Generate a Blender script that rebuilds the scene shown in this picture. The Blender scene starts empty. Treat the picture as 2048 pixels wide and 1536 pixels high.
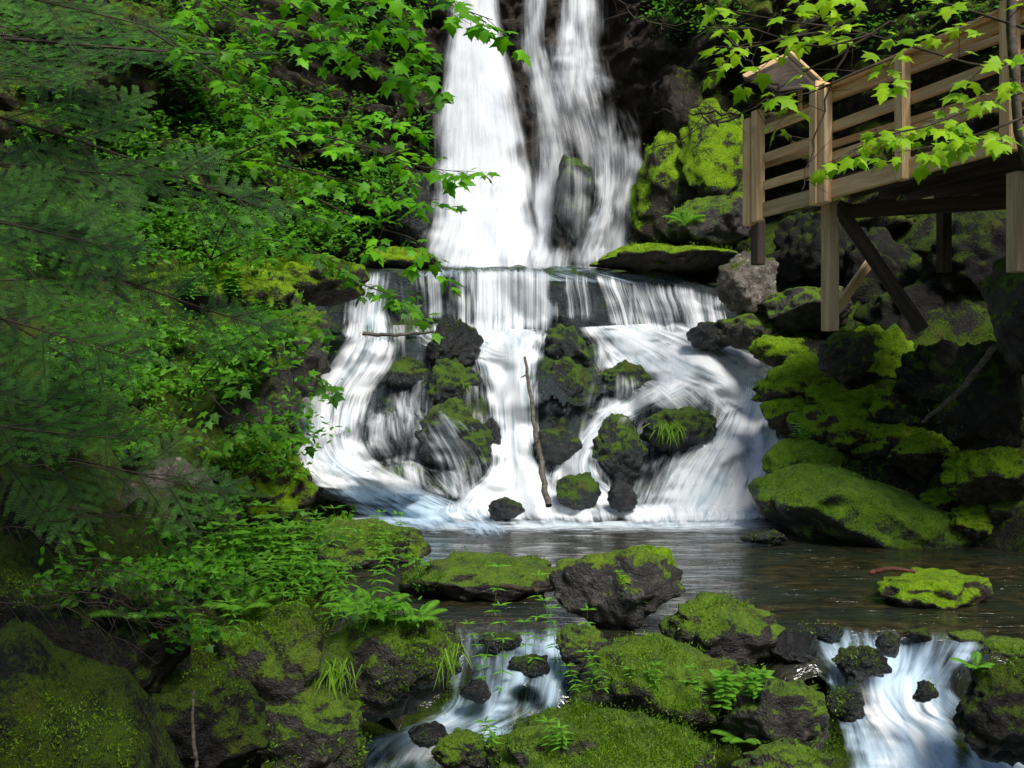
import bpy, math, random
import numpy as np
from mathutils import Vector, Matrix, noise
from mathutils.bvhtree import BVHTree
rng=np.random.default_rng(7); random.seed(7)
SC=bpy.context.scene; COL=SC.collection
K=0.45/1024; CZ=1.7
def P(px,py,Y): return Vector(((px-1024)*K*Y,Y,CZ+(768-py)*K*Y))
def sstep(a,b,x):
    t=np.clip((np.asarray(x,float)-a)/(b-a),0,1); return t*t*(3-2*t)
# ---------------------------------------------------------------- materials
class NT:
    def __init__(s,name):
        s.m=bpy.data.materials.new(name); s.m.use_nodes=True; s.t=s.m.node_tree; s.t.nodes.clear()
        s.out=s.t.nodes.new('ShaderNodeOutputMaterial')
    def n(s,ty,props=None,**ins):
        nd=s.t.nodes.new(ty)
        for k,v in (props or {}).items(): setattr(nd,k,v)
        for k,v in ins.items():
            key=int(k[1:]) if k[0]=='i' and k[1:].isdigit() else k.replace('_',' ')
            sk=nd.inputs[key]
            if isinstance(v,bpy.types.NodeSocket): s.t.links.new(v,sk)
            else: sk.default_value=v
        return nd
    def math(s,op,a,b=0.0,c=None,clamp=False):
        d=dict(i0=a,i1=b)
        if c is not None: d['i2']=c
        return s.n('ShaderNodeMath',dict(operation=op,use_clamp=clamp),**d).outputs[0]
    def noise(s,vec,scale,detail=4,rough=.55,dist=0.0):
        return s.n('ShaderNodeTexNoise',None,Vector=vec,Scale=scale,Detail=detail,Roughness=rough,Distortion=dist).outputs[0]
    def ramp(s,f,a,b):
        return s.n('ShaderNodeMapRange',dict(interpolation_type='SMOOTHSTEP'),Value=f,From_Min=a,From_Max=b).outputs[0]
    def mix(s,f,a,b):
        nd=s.t.nodes.new('ShaderNodeMix'); nd.data_type='RGBA'
        for k,v in ((0,f),(6,a),(7,b)):
            sk=nd.inputs[k]
            if isinstance(v,bpy.types.NodeSocket): s.t.links.new(v,sk)
            else: sk.default_value=(v if k==0 else (*v,1) if len(v)==3 else v)
        return nd.outputs[2]
    def attr(s,name): return s.n('ShaderNodeAttribute',dict(attribute_name=name)).outputs['Fac']
    def surf(s,sock): s.t.links.new(sock,s.out.inputs[0]); return s.m
def rock_mat(name,bias,mossA,mossB,rockA,rockB,rough=.75,wet=0.0,brown=.45,nzw=.65,wetband=False,lichen=.5):
    t=NT(name); g=t.n('ShaderNodeNewGeometry'); pos=g.outputs['Position']
    nz=t.n('ShaderNodeSeparateXYZ',None,Vector=g.outputs['Normal']).outputs[2]
    big=t.noise(pos,1.3,5,.6); mid=t.noise(pos,6,5,.65); fine=t.noise(pos,38,4,.7); vf=t.noise(pos,120,3,.7)
    f=t.math('ADD',t.math('MULTIPLY',nz,nzw),t.math('MULTIPLY',t.math('SUBTRACT',big,.5),2.2))
    f=t.math('ADD',f,t.math('MULTIPLY',t.math('SUBTRACT',mid,.5),1.8))
    f=t.math('ADD',f,t.math('MULTIPLY',t.math('SUBTRACT',fine,.5),.9))
    if wetband:
        px_=t.n('ShaderNodeSeparateXYZ',None,Vector=pos).outputs[0]
        a=t.math('ABSOLUTE',t.math('ADD',px_,.1))
        f=t.math('SUBTRACT',f,t.math('MULTIPLY',t.math('SUBTRACT',1.0,t.ramp(a,2.2,3.4)),.8))
    f=t.ramp(t.math('ADD',f,bias),.05,.45)
    mc=t.mix(t.ramp(t.math('ADD',t.math('MULTIPLY',fine,.5),t.math('MULTIPLY',mid,.5)),.38,.62),mossA,mossB)
    mc=t.mix(t.ramp(vf,.45,.75),mc,tuple(min(1,c*1.5) for c in mossB))
    mc=t.mix(t.math('MULTIPLY',t.ramp(t.noise(pos,2.7,4,.6),.54,.74),brown),mc,(.13,.085,.02))
    rc=t.mix(t.ramp(t.math('ADD',t.math('MULTIPLY',mid,.6),t.math('MULTIPLY',fine,.4)),.38,.66),rockA,rockB)
    rc=t.mix(t.math('MULTIPLY',t.ramp(t.noise(pos,14,3,.5),.6,.7),lichen),rc,tuple(c*2.2 for c in rockB))
    col=t.mix(f,rc,mc)
    h=t.math('ADD',t.math('MULTIPLY',fine,.6),t.math('MULTIPLY',vf,t.math('MULTIPLY_ADD',f,.6,.12)))
    h=t.math('ADD',h,t.math('MULTIPLY',mid,1.0))
    b=t.n('ShaderNodeBump',None,Strength=.95,Distance=.05,Height=h).outputs[0]
    ro=t.math('MULTIPLY_ADD',f,.95-rough,rough)
    bs=t.n('ShaderNodeBsdfPrincipled',None,Base_Color=col,Roughness=ro,Normal=b)
    bs.inputs['Specular IOR Level'].default_value=.5 if wet else .3
    return t.surf(bs.outputs[0])
M={}
M['moss']=rock_mat('moss_rock',-.12,(.020,.055,.003),(.15,.265,.006),(.013,.011,.010),(.068,.057,.047),rough=.38,wet=1,nzw=1.0)
M['moss_bright']=rock_mat('bright_moss_rock',.28,(.050,.125,.002),(.26,.44,.006),(.022,.018,.013),(.085,.07,.052),brown=.25,nzw=.8)
M['moss_slab']=rock_mat('algae_slab',.42,(.035,.09,.003),(.17,.32,.006),(.015,.025,.014),(.045,.055,.035),rough=.4,wet=1,brown=.25)
M['moss_dark']=rock_mat('dark_moss_rock',-.14,(.009,.022,.002),(.07,.12,.004),(.005,.0045,.004),(.028,.023,.018),rough=.6,wet=0,nzw=.85)  # darker moss rock: shade of left bank and deck put into the colour
M['pool_rock']=rock_mat('grey_pool_rock',-.38,(.03,.07,.003),(.19,.30,.006),(.012,.011,.010),(.080,.073,.064),rough=.35,wet=1,nzw=1.0,lichen=.7)
M['shade']=rock_mat('painted_shade_rock',-.12,(.008,.018,.002),(.05,.08,.004),(.004,.004,.003),(.016,.013,.010),rough=.7,wet=0,lichen=.2)  # shadow under the platform painted into the rock as near-black colour
M['wet']=rock_mat('wet_rock',-.42,(.015,.033,.004),(.06,.10,.008),(.005,.006,.006),(.028,.029,.028),rough=.2,wet=1,lichen=.3)
M['wetmoss']=rock_mat('wet_mossy_rock',-.06,(.014,.038,.004),(.09,.17,.006),(.006,.011,.011),(.025,.036,.034),rough=.28,wet=1,nzw=.8,lichen=.2)
M['bed']=rock_mat('wet_bed_rock',-.25,(.014,.034,.005),(.05,.10,.008),(.008,.015,.017),(.030,.047,.050),rough=.25,wet=1,lichen=.2)
M['pale']=rock_mat('pale_rock',-.32,(.03,.05,.01),(.12,.17,.02),(.08,.065,.058),(.30,.26,.22),rough=.8)
M['cliff']=rock_mat('cliff_rock',.0,(.018,.036,.003),(.13,.18,.008),(.008,.006,.005),(.060,.042,.027),rough=.5,wetband=True)
def leaf_mat(name,a,b,trans=.45,rough=.5):
    t=NT(name); tint=t.attr('tint')
    g=t.n('ShaderNodeNewGeometry')
    c=t.mix(tint,a,b)
    c=t.mix(t.math('MULTIPLY',t.ramp(t.noise(g.outputs['Position'],25,3),.3,.7),.3),c,tuple(x*.5 for x in a))
    bs=t.n('ShaderNodeBsdfPrincipled',None,Base_Color=c,Roughness=rough); bs.inputs['Specular IOR Level'].default_value=.3
    c2=t.mix(.5,c,tuple(min(1,x*1.3) for x in b))
    tr=t.n('ShaderNodeBsdfTranslucent',None,Color=c2)
    return t.surf(t.n('ShaderNodeMixShader',None,i0=trans,i1=bs.outputs[0],i2=tr.outputs[0]).outputs[0])
M['maple']=leaf_mat('maple_leaf',(.04,.19,.004),(.22,.62,.008))
M['maple_light']=leaf_mat('light_maple_leaf',(.18,.42,.006),(.48,.74,.02))
M['under']=leaf_mat('undergrowth_leaf',(.012,.07,.004),(.16,.46,.014))
M['herb']=leaf_mat('herb_leaf',(.06,.21,.015),(.22,.52,.035))
M['fir']=leaf_mat('fir_needle',(.008,.040,.006),(.12,.34,.030),trans=.15,rough=.65)
M['grass']=leaf_mat('grass_blade',(.08,.20,.008),(.28,.50,.025))
M['mossfuzz']=leaf_mat('moss_fuzz',(.028,.08,.002),(.19,.36,.008),trans=.3)
def wood_mat(name,a,b,sx=1.2,sy=22):
    t=NT(name); tc=t.n('ShaderNodeTexCoord').outputs['Object']
    mp=t.n('ShaderNodeMapping',None,Vector=tc,Scale=(sx,sy,sy)).outputs[0]
    oi=t.n('ShaderNodeObjectInfo').outputs['Random']
    v=t.n('ShaderNodeVectorMath',dict(operation='ADD'),i0=mp,i1=t.n('ShaderNodeCombineXYZ',None,X=t.math('MULTIPLY',oi,50)).outputs[0]).outputs[0]
    g=t.noise(v,1.0,5,.65,.6); st=t.noise(tc,3.5,4,.6)
    c=t.mix(t.ramp(g,.3,.72),a,b)
    c=t.mix(t.math('MULTIPLY',t.ramp(st,.55,.8),.45),c,tuple(x*.45 for x in a))
    c=t.mix(t.math('MULTIPLY',oi,.2),c,tuple(x*.6 for x in b))
    bmp=t.n('ShaderNodeBump',None,Strength=.4,Distance=.01,Height=g).outputs[0]
    return t.surf(t.n('ShaderNodeBsdfPrincipled',None,Base_Color=c,Roughness=.8,Normal=bmp).outputs[0])
M['wood']=wood_mat('timber',(.64,.38,.16),(.95,.68,.38))
M['wood_grey']=wood_mat('weathered_timber',(.38,.26,.13),(.64,.48,.28))
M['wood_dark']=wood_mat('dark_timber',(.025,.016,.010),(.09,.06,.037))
M['bark']=wood_mat('bark',(.03,.024,.018),(.17,.14,.11),6,25)
M['twig']=wood_mat('twig',(.02,.013,.008),(.07,.045,.028))
M['redwood']=wood_mat('rotten_wood',(.05,.012,.006),(.16,.045,.02))
def fall_mat(name,ca,cb,fx=13,fy=.7,gain=3.0,w=(.35,.2,.45)):
    t=NT(name); u=t.attr('fu'); v=t.attr('fv'); d=t.attr('dens')
    v1=t.n('ShaderNodeCombineXYZ',None,X=t.math('MULTIPLY',u,fx),Y=t.math('MULTIPLY',v,fy)).outputs[0]
    v2=t.n('ShaderNodeCombineXYZ',None,X=t.math('MULTIPLY',u,fx*2.8),Y=t.math('MULTIPLY',v,fy*2.0),Z=4.0).outputs[0]
    v3=t.n('ShaderNodeCombineXYZ',None,X=t.math('MULTIPLY',u,fx*.28),Y=t.math('MULTIPLY',v,fy*1.3),Z=9.0).outputs[0]
    n1=t.noise(v1,1,3,.6,.4); n2=t.noise(v2,1,3,.6,.3); n3=t.noise(v3,1,3,.55,.5)
    s=t.math('ADD',t.math('MULTIPLY',n1,w[0]),t.math('ADD',t.math('MULTIPLY',n2,w[1]),t.math('MULTIPLY',n3,w[2])))
    al=t.math('ADD',t.math('MULTIPLY',t.math('SUBTRACT',s,.5),gain),t.math('MULTIPLY_ADD',d,1.5,-.45))
    al=t.math('MULTIPLY',t.ramp(al,-.35,1.15),t.ramp(d,0.0,.35))
    c=t.mix(t.ramp(t.math('MULTIPLY_ADD',d,.05,s),.38,.60),ca,cb)
    b=t.n('ShaderNodeBump',None,Strength=.15,Distance=.04,Height=s).outputs[0]
    bs=t.n('ShaderNodeBsdfPrincipled',None,Base_Color=c,Roughness=.5,Normal=b); bs.inputs['Specular IOR Level'].default_value=.3
    tl=t.n('ShaderNodeBsdfTranslucent',None,Color=c)
    w_=t.n('ShaderNodeMixShader',None,i0=.2,i1=bs.outputs[0],i2=tl.outputs[0])
    tr=t.n('ShaderNodeBsdfTransparent')
    return t.surf(t.n('ShaderNodeMixShader',None,i0=al,i1=tr.outputs[0],i2=w_.outputs[0]).outputs[0])
M['fall']=fall_mat('falling_water',(.64,.69,.78),(.95,.96,.98),gain=2.4,fx=11)
M['casc']=fall_mat('cascading_water',(.40,.55,.64),(.94,.96,.98),11,.8,4.2,(.42,.2,.38))
M['curtain']=fall_mat('curtain_water',(.42,.55,.63),(.94,.96,.98),13,.35,5.0,(.45,.2,.35))
M['stream']=fall_mat('stream_water',(.10,.18,.26),(.58,.74,.88),12,1.2,4.0)
t=NT('pool_water'); g=t.n('ShaderNodeNewGeometry').outputs['Position']
mp=t.n('ShaderNodeMapping',None,Vector=g,Scale=(1.0,3.6,1)).outputs[0]
rp=t.noise(mp,2.4,4,.6,.5); rp2=t.noise(mp,9,3,.5,.3)
bed=t.noise(g,5,5,.65); bedb=t.noise(g,1.1,3,.6)
c=t.mix(t.ramp(bed,.35,.7),(.008,.010,.006),(.065,.048,.020)); c=t.mix(t.ramp(bedb,.4,.65),c,(.018,.026,.016))
fo=t.attr('foam'); fn=t.noise(t.n('ShaderNodeMapping',None,Vector=g,Scale=(1.5,4.5,1)).outputs[0],2.4,5,.65,.6)
ff=t.ramp(t.math('ADD',t.math('MULTIPLY',t.math('SUBTRACT',fn,.5),2.4),t.math('MULTIPLY_ADD',fo,1.7,-.6)),0,1.1)
c=t.mix(ff,c,(.78,.86,.92))
b=t.n('ShaderNodeBump',None,Strength=1.0,Distance=.06,Height=t.math('ADD',rp,t.math('MULTIPLY',rp2,.3))).outputs[0]
bs=t.n('ShaderNodeBsdfPrincipled',None,Base_Color=c,Roughness=t.math('MULTIPLY_ADD',ff,.5,.06),Normal=b)
bs.inputs['Specular IOR Level'].default_value=.8
M['pool']=t.surf(bs.outputs[0])
# ---------------------------------------------------------------- mesh helpers
def mesh_np(name,V,F,mat,smooth=True,attrs=None,loc=None,parent=None):
    V=np.asarray(V,float); F=np.asarray(F,int)
    if loc is not None: V=V-np.array(loc)
    me=bpy.data.meshes.new(name)
    me.vertices.add(len(V)); me.vertices.foreach_set('co',V.ravel())
    k=F.shape[1]; me.loops.add(F.size); me.loops.foreach_set('vertex_index',F.ravel())
    me.polygons.add(len(F)); me.polygons.foreach_set('loop_start',np.arange(0,F.size,k))
    me.update(calc_edges=True)
    if smooth: me.polygons.foreach_set('use_smooth',np.ones(len(F),bool))
    for a,v in (attrs or {}).items():
        me.attributes.new(a,'FLOAT','POINT').data.foreach_set('value',np.asarray(v,float).ravel())
    me.materials.append(mat)
    o=bpy.data.objects.new(name,me); COL.objects.link(o)
    if parent is not None: o.parent=parent
    if loc is not None and parent is None: o.location=loc
    return o
def tag(o,label=None,cat=None,group=None,kind=None):
    if label: o['label']=label
    if cat: o['category']=cat
    if group: o['group']=group
    if kind: o['kind']=kind
    return o
def empty(name,loc,label,cat,group=None):
    o=bpy.data.objects.new(name,None); COL.objects.link(o); o.location=loc; o.empty_display_size=.1
    return tag(o,label,cat,group)
def gridF(nu,nv):
    i=np.arange(nu-1)[:,None]*nv+np.arange(nv-1)[None,:]; i=i.ravel()
    return np.stack([i,i+nv,i+nv+1,i+1],1)
def fr(x,y,z,f=1.0,o=4): return noise.fractal(Vector((x*f,y*f,z*f)),1.0,2.0,o,noise_basis='PERLIN_ORIGINAL')
def crack(x,y,z,f=1.0):
    d=noise.voronoi(Vector((x*f,y*f,z*f)))[0]; return min(1.0,(d[1]-d[0])*2.2)
def cell(x,y,z,f=1.0):
    p=noise.voronoi(Vector((x*f,y*f,z*f)))[1][0]; return noise.cell(p*7.3)
BV=[]
def bvh_add(V,F): BV.append((np.asarray(V),np.asarray(F)))
def build_bvh(items):
    vs=[];fs=[];n=0
    for V,F in items:
        vs.append(V); fs+= (F+n).tolist(); n+=len(V)
    return BVHTree.FromPolygons(np.concatenate(vs).tolist(),fs)
# ---------------------------------------------------------------- cliff
xk=[-16,-9,-6,-4.2,-2.9,-2.0,-1.3,1.6,2.6,3.6,5,7,9,12,16]; yk=[8,11.5,14.5,17,18.8,19.7,20.3,20.4,19.4,18.3,17.6,16.2,14.5,12,9]
xs=np.linspace(-13,13,420); zs=np.linspace(-.8,12,250)
V=[]
for x in xs:
    yb=float(np.interp(x,xk,yk))
    for z in zs:
        y=yb+max(0,z-4)*.10-max(0,4-z)*.35
        a=.35+.65*min(1,abs(x-.3)/3)
        y+=a*1.1*fr(x,z*.7,1.7,.45,3)+a*.6*fr(x,z,5.2,1.3,4)
        y-= .42*a*(cell(x*1.0+.2*z,z*1.5,2.,.9)) 
        y-= .25*a*(cell(x*1.0-.3*z,z*1.3,7.,2.3)) 
        y-= .16*crack(x,z*1.4,.5,1.9)
        y+=.09*fr(x,z,9.,6,3)
        V.append((x,y,z))
V=np.array(V); F=gridF(420,250)
tag(mesh_np('cliff',V,F,M['cliff']),kind='structure'); bvh_add(V,F)
# ---------------------------------------------------------------- cascade bed
prof=np.array([(21.5,3.95),(19.5,3.72),(18.2,3.52),(17.15,3.42),(16.95,3.36),(16.86,3.2),(16.84,2.9),(16.78,2.58),(16.45,2.42),(16.0,2.2),(15.65,1.75),(15.3,1.35),(14.95,.9),(14.6,.5),(14.25,.15),(13.95,-.15),(13.7,-.5)])
seg=np.r_[0,np.cumsum(np.hypot(*np.diff(prof,axis=0).T))]
ss=np.concatenate([np.linspace(0,seg[3],24,endpoint=False),np.linspace(seg[3],seg[-1],130)])
xs=np.linspace(-4.2,5.2,250); V=[]
for x in xs:
    e=max(0,-2.3-x)+max(0,x-3.1)
    ln_=.30*fr(x,0,4.4,.9,3); lz=.10*fr(x,0,9.4,1.6,3)
    for s in ss:
        y=float(np.interp(s,seg,prof[:,0])); z=float(np.interp(s,seg,prof[:,1]))
        low=min(1,max(0,(3.3-z)/.8))
        y+=e*.5*(1-low)+e*.25-.45*math.cos(x*.6)*(1-low*.5)+.25+ln_*(1-low*.6)
        y+=low*(.42*fr(x,s*.8,3.1,.9,3)-.14*cell(x*1.1,s*1.3,3,1.5)-.10*(crack(x,s,1.,1.8)-.6)+.10*fr(x,s,2.2,2.6,3))
        y+=(1-low)*.10*fr(x,s,7.1,1.3,3)
        z+=lz*(1-low)+(.05+.2*low)*fr(x,y,8.3,1.4,3)+.02*fr(x,s,3.3,5,2)-(max(0,x-1.8)*.14)*(1-low)
        V.append((x,y,z))
V=np.array(V); F=gridF(250,len(ss))
tag(mesh_np('cascade_bed',V,F,M['bed']),kind='structure'); bvh_add(V,F)
# ---------------------------------------------------------------- ground
ax=np.concatenate([-8-np.geomspace(.1,50,26)[::-1],np.linspace(-8,8,260),8+np.geomspace(.1,50,26)])
ay=np.concatenate([1.5-np.geomspace(.1,40,20)[::-1],np.linspace(1.5,17,250),17+np.geomspace(.1,50,22)])
def ip(y,a,b): return float(np.interp(y,a,b))
def G(x,y):
    w=.22*fr(x,y,0,.8,3)
    bed=ip(y,[2,5,6.3,7.0,7.5,8.2,13,15],[-1.08,-.82,-.54,-.40,-.12,-.35,-.4,-.3])
    if x>1 and y<7.3: bed-=.12*min(1,(x-1))*min(1,(7.3-y)*3)
    xl=ip(y,[0,2,5,6.5,8,10,12,13.5,16,18],[-1.1,-1.15,-.95,-.8,-.98,-1.4,-2.1,-2.5,-3.1,-3.3])+w*.6
    d=xl-x
    if d>0:
        T=ip(y,[2,5,7,8,10,12,14,16,18,24],[-.2,.12,.25,.28,.4,.8,2.2,3.1,3.7,4.5])
        zt=T+.5*d+(max(0,d-3)*.5); s=float(sstep(-.0,.5,d)); bed=bed+(zt-bed)*s
    xr=ip(y,[0,5,6.5,7.2,8,9,11,12,13,14,16,18],[3.2,2.9,2.95,3.4,5.2,5.6,5.1,4.7,4.1,3.5,3.3,3.2])+w
    d=x-xr
    if d>0:
        T=ip(y,[2,5,7,8,12,13,14,16,18,24],[-.2,.0,.1,.1,.3,.55,.95,2.3,3.6,4.5])
        zt=T+.5*d+max(0,d-2)*.5; s=float(sstep(0,.6,d)); bed=bed+(zt-bed)*s
    return bed
V=[]
for x in ax:
    for y in ay:
        z=G(x,y)
        if abs(x)<9 and 0<y<18:
            dd=.3 if z<-.03 else 1
            z+=dd*(.20*fr(x,y,2.,1.5,4)+.09*fr(x,y,4.,5,3)+.14*(crack(x,y,1.,1.8)-.5)+.20*(cell(x,y,3,1.6)-.5))
        V.append((x,y,z))
V=np.array(V); F=gridF(len(ax),len(ay))[:,::-1]
tag(mesh_np('ground',V,F,M['moss_dark']),kind='structure'); bvh_add(V,F)
# ---------------------------------------------------------------- boulders
import bmesh
ICO={}
def ico(n):
    if n not in ICO:
        bm=bmesh.new(); bmesh.ops.create_icosphere(bm,subdivisions=n,radius=1)
        ICO[n]=(np.array([v.co[:] for v in bm.verts]),np.array([[v.index for v in f.verts] for f in bm.faces])); bm.free()
    return ICO[n]
def boulder_mesh(rx,ry,rz,seed,ang=.8,sub=5,tilt=0,na=1.0):
    r=np.random.default_rng(seed); V,F=ico(sub); V=V.copy()
    N0=r.normal(size=(14,3)); N0/=np.linalg.norm(N0,axis=1)[:,None]
    for n in N0:
        d=.60+.32*r.random(); d=d*ang+(1-ang)*1.05
        pr=V@n; ex=np.clip(pr-d,0,None); V=V-ex[:,None]*n*.96
    sc=max(rx,ry,rz); S=np.array([rx,ry,rz]); o=r.random(3)*40
    out=[]
    for v in V:
        w=v*S; q=w/ (sc)*1.5
        k=1.05+na*(.15*fr(q[0]+o[0],q[1]+o[1],q[2]+o[2],.9,3)+.10*fr(q[0]+o[1],q[1],q[2],3.1,4))
        k+=na*.13*(crack(q[0]+o[2],q[1]+o[0],q[2],1.7)-.7)
        k+=.02/sc*fr(w[0]+o[0],w[1],w[2],9,2)
        out.append(w*k)
    V=np.array(out)
    if tilt:
        c,s=math.cos(tilt),math.sin(tilt); V=V@np.array([[c,0,-s],[0,1,0],[s,0,c]]).T
    return V,F
BOULD=[]
def boulder(px,py,w,h,Y,mat,label,dr=.8,ang=.8,seed=None,tilt=0,sub=None,inbvh=False,group=None,name='boulder',f=1.0,na=1.0):
    seed=seed or int(px*7+py); c=P(px,py,Y); rx=w/2*K*Y*f; rz=h/2*K*Y*f; ry=max(rx*dr,rz*.6)
    sub=sub or (5 if w*h>9000 else 4)
    V,F=boulder_mesh(rx,ry,rz,seed,ang,sub,tilt,na)
    o=mesh_np(name,V,F,M[mat]); o.location=c; tag(o,label,'rock',group)
    Vw=V+np.array(c); BOULD.append((Vw,F))
    if inbvh: bvh_add(Vw,F)
    return o
B=boulder
# foreground
B(1230,1172,270,205,8.0,'pool_rock','large angular dark boulder with a bright mossy right shoulder standing in the pool',seed=23,tilt=.05,ang=1.1,dr=.7)
B(1300,1150,120,120,8.12,'moss_bright','moss covered stone wedged against the right shoulder of the angular pool boulder',ang=.7)
B(955,1155,320,85,9.3,'moss','long flat mossy rock lying in the pool left of the angular boulder',ang=.6)
B(1440,1268,240,140,7.4,'moss','rounded mossy boulder just right and in front of the angular pool boulder',ang=.5)
B(1300,1370,320,180,6.9,'moss','broad dark mossy boulder between the two small foreground cascades',ang=.7)
B(1200,1522,430,190,5.3,'moss','huge brown mossy boulder with pale lichen at the bottom centre edge',ang=.6)
B(925,1505,110,85,5.5,'moss','small mossy boulder at the bottom edge beside the left foreground stream',ang=.5)
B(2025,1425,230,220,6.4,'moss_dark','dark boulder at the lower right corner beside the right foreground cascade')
B(1570,1440,230,180,6.2,'moss','dark mossy boulder left of the right foreground cascade',ang=.8)
B(1570,1545,180,110,5.4,'moss','low mossy boulder with ferns at the bottom edge right of centre',ang=.4)
B(1870,1183,235,85,8.9,'moss_bright','low mossy rock standing alone in the right side of the pool',ang=.7)
B(1530,1074,95,28,12,'wet','thin flat dark rock breaking the pool surface below the right cascade',sub=4)
B(1700,1064,170,28,12.6,'moss_dark','long thin flat rock at the far edge of the pool below the green slab',sub=4)
B(1505,1400,130,130,6.8,'moss','middle sized dark rock below the rounded mossy boulder')
B(770,1325,280,215,6.3,'moss','mossy mound on the left bank overhanging the left foreground stream',ang=.6)
B(545,1345,270,280,5.6,'moss','tall rounded moss covered boulder on the lower left bank',ang=.6)
B(615,1480,250,220,5.5,'moss','moss covered boulder at the bottom edge left of the foreground stream',ang=.6)
B(690,1095,310,115,11,'moss','low sloping mossy rock at the left end of the pool below the left cascade',ang=.6)
B(500,985,230,230,9.2,'moss_bright','moss capped block on the left bank beside the foot of the falls')
B(330,1050,280,250,7.8,'pale','pale grey bare rock on the left bank half hidden by twigs',ang=1)
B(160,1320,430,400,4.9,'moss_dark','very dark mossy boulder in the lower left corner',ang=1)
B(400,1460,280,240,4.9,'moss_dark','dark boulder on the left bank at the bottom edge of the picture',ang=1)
B(530,820,170,270,12.3,'moss','upright dark mossy block forming the left edge of the lower falls')
B(560,700,190,200,14.4,'moss','mossy block on the left bank above the lower falls')
B(440,590,330,120,14.5,'moss_bright','bright moss topped ledge rock on the left bank level with the fall lip',ang=.4)
B(610,560,240,100,15.8,'moss_bright','moss topped rock at the left end of the fall lip',ang=.4)
# right bank
B(1725,1025,410,155,13.0,'moss_slab','big smooth sloping slab of green algae covered rock right of the lower falls',ang=.7,tilt=-.24,dr=1.4,seed=8,na=.7)
B(1610,950,170,160,13.8,'moss_slab','steep dark green rock face touching the right side of the lower falls',ang=.8,dr=.8,na=.9)
B(1690,860,200,110,14,'moss_bright','bright mossy rock directly above the smooth green slab',ang=.9)
B(1600,765,180,120,14.7,'moss_bright','mossy rock on the right bank beside the top of the right cascade',ang=1)
B(1765,735,220,160,14.6,'moss_bright','mossy boulder on the right bank under the platform diagonal brace',ang=1.15)
B(1680,745,100,90,14.5,'moss_bright','small mossy stone between the two upper right bank boulders',ang=1)
B(1575,822,110,80,14.4,'moss_bright','small mossy rock touching the right edge of the lower falls',ang=.8)
B(1780,890,150,90,13.6,'moss_bright','flat mossy stone just above the right part of the green slab',ang=1)
B(1650,800,110,70,14.2,'moss_bright','low mossy stone in the middle of the right bank rocks',ang=1)
B(1730,810,100,70,14.0,'moss_bright','small moss cushion stone right of the middle right bank stone',ang=1)
B(1493,560,120,135,15.8,'pale','pale lichen covered angular rock at the right end of the fall lip',ang=1)
B(1605,612,180,110,15.5,'moss','mossy rock left of the near platform post',ang=1)
B(1505,668,140,100,15.8,'moss','dark rock below the pale lichen rock at the right end of the lip',ang=1)
B(1860,905,170,110,13,'moss_bright','mossy rock on the right bank between the slab and the dark block',ang=1)
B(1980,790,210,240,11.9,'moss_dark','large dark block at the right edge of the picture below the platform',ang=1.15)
B(2040,610,140,290,11.2,'moss','upright mossy rock at the right edge under the last platform post',ang=1.1)
B(1985,940,200,140,11.8,'moss_bright','mossy rock at the right edge above the pool',ang=1.1)
B(1940,1045,120,80,12,'moss_bright','small mossy stone at the right edge of the pool waterline',ang=.8)
B(2030,1040,130,100,11.9,'moss','low mossy rock at the pool waterline in the right hand corner',ang=1)
B(1690,700,130,110,13.6,'moss','dark rock at the foot of the near platform post',ang=1.1)
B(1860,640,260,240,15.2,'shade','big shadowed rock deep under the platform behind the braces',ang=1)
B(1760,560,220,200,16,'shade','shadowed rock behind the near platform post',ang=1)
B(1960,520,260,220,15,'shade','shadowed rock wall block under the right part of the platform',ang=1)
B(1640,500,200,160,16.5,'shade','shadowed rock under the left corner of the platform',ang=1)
B(1880,760,170,150,13.4,'moss_dark','dark hollow side rock right of the platform boulder',ang=1.1)
B(1810,810,130,90,13.6,'moss_bright','mossy stone between the platform boulder and the slab on the right bank',ang=1.1)
B(1900,1005,120,80,12.6,'moss_bright','small bright mossy stone at the right foot of the green slab',ang=.8)
B(1560,700,110,70,15.2,'moss_bright','small mossy stone right of the upper right cascade stream',ang=1)
# cascade rocks
B(903,690,112,110,15.85,'wet','shiny black wet rock on the left of the cascade below the curtain',ang=.9,f=1.0)
B(905,782,140,140,15.6,'wetmoss','mossy rock directly under the shiny black cascade rock',ang=1,f=1)
B(815,752,95,75,15.85,'wetmoss','rounded mossy rock left of the shiny black cascade rock',ang=.7,f=.95)
B(1128,705,108,125,15.9,'wetmoss','upper mossy block of the rock column in the centre of the cascade',ang=1.1,f=1.0)
B(1130,800,115,170,15.55,'wetmoss','lower mossy block of the rock column in the centre of the cascade',ang=1.1,f=1.0)
B(1235,902,104,140,14.75,'wetmoss','egg shaped dark mossy rock in the right half of the cascade',ang=.7,f=1.0,na=1)
B(1358,860,140,90,14.9,'wetmoss','mossy rock with a grass tuft in the right half of the cascade',ang=.8,f=1.0)
B(1345,800,130,70,15.4,'bed','smooth wet rock with water running over it on the right of the cascade',ang=.3,inbvh=True,f=.95,na=.5)
B(1240,765,115,80,15.75,'wetmoss','mossy rock right of the central column in the cascade',ang=.8,f=1.0)
B(915,885,160,160,14.95,'wetmoss','broad wet mossy rock at the bottom left of the cascade',ang=1,f=1.0)
B(655,955,135,95,14.35,'wet','black wet rock at the lower left foot of the cascade',inbvh=True,ang=.5,f=1)
B(690,905,100,70,14.6,'wet','rounded wet stone just above the black rock at the left cascade foot',ang=.4,inbvh=True,f=.95)
B(770,865,80,80,14.85,'wet','small wet rock in the middle of the left cascade stream',inbvh=True,ang=.3,f=1)
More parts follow.
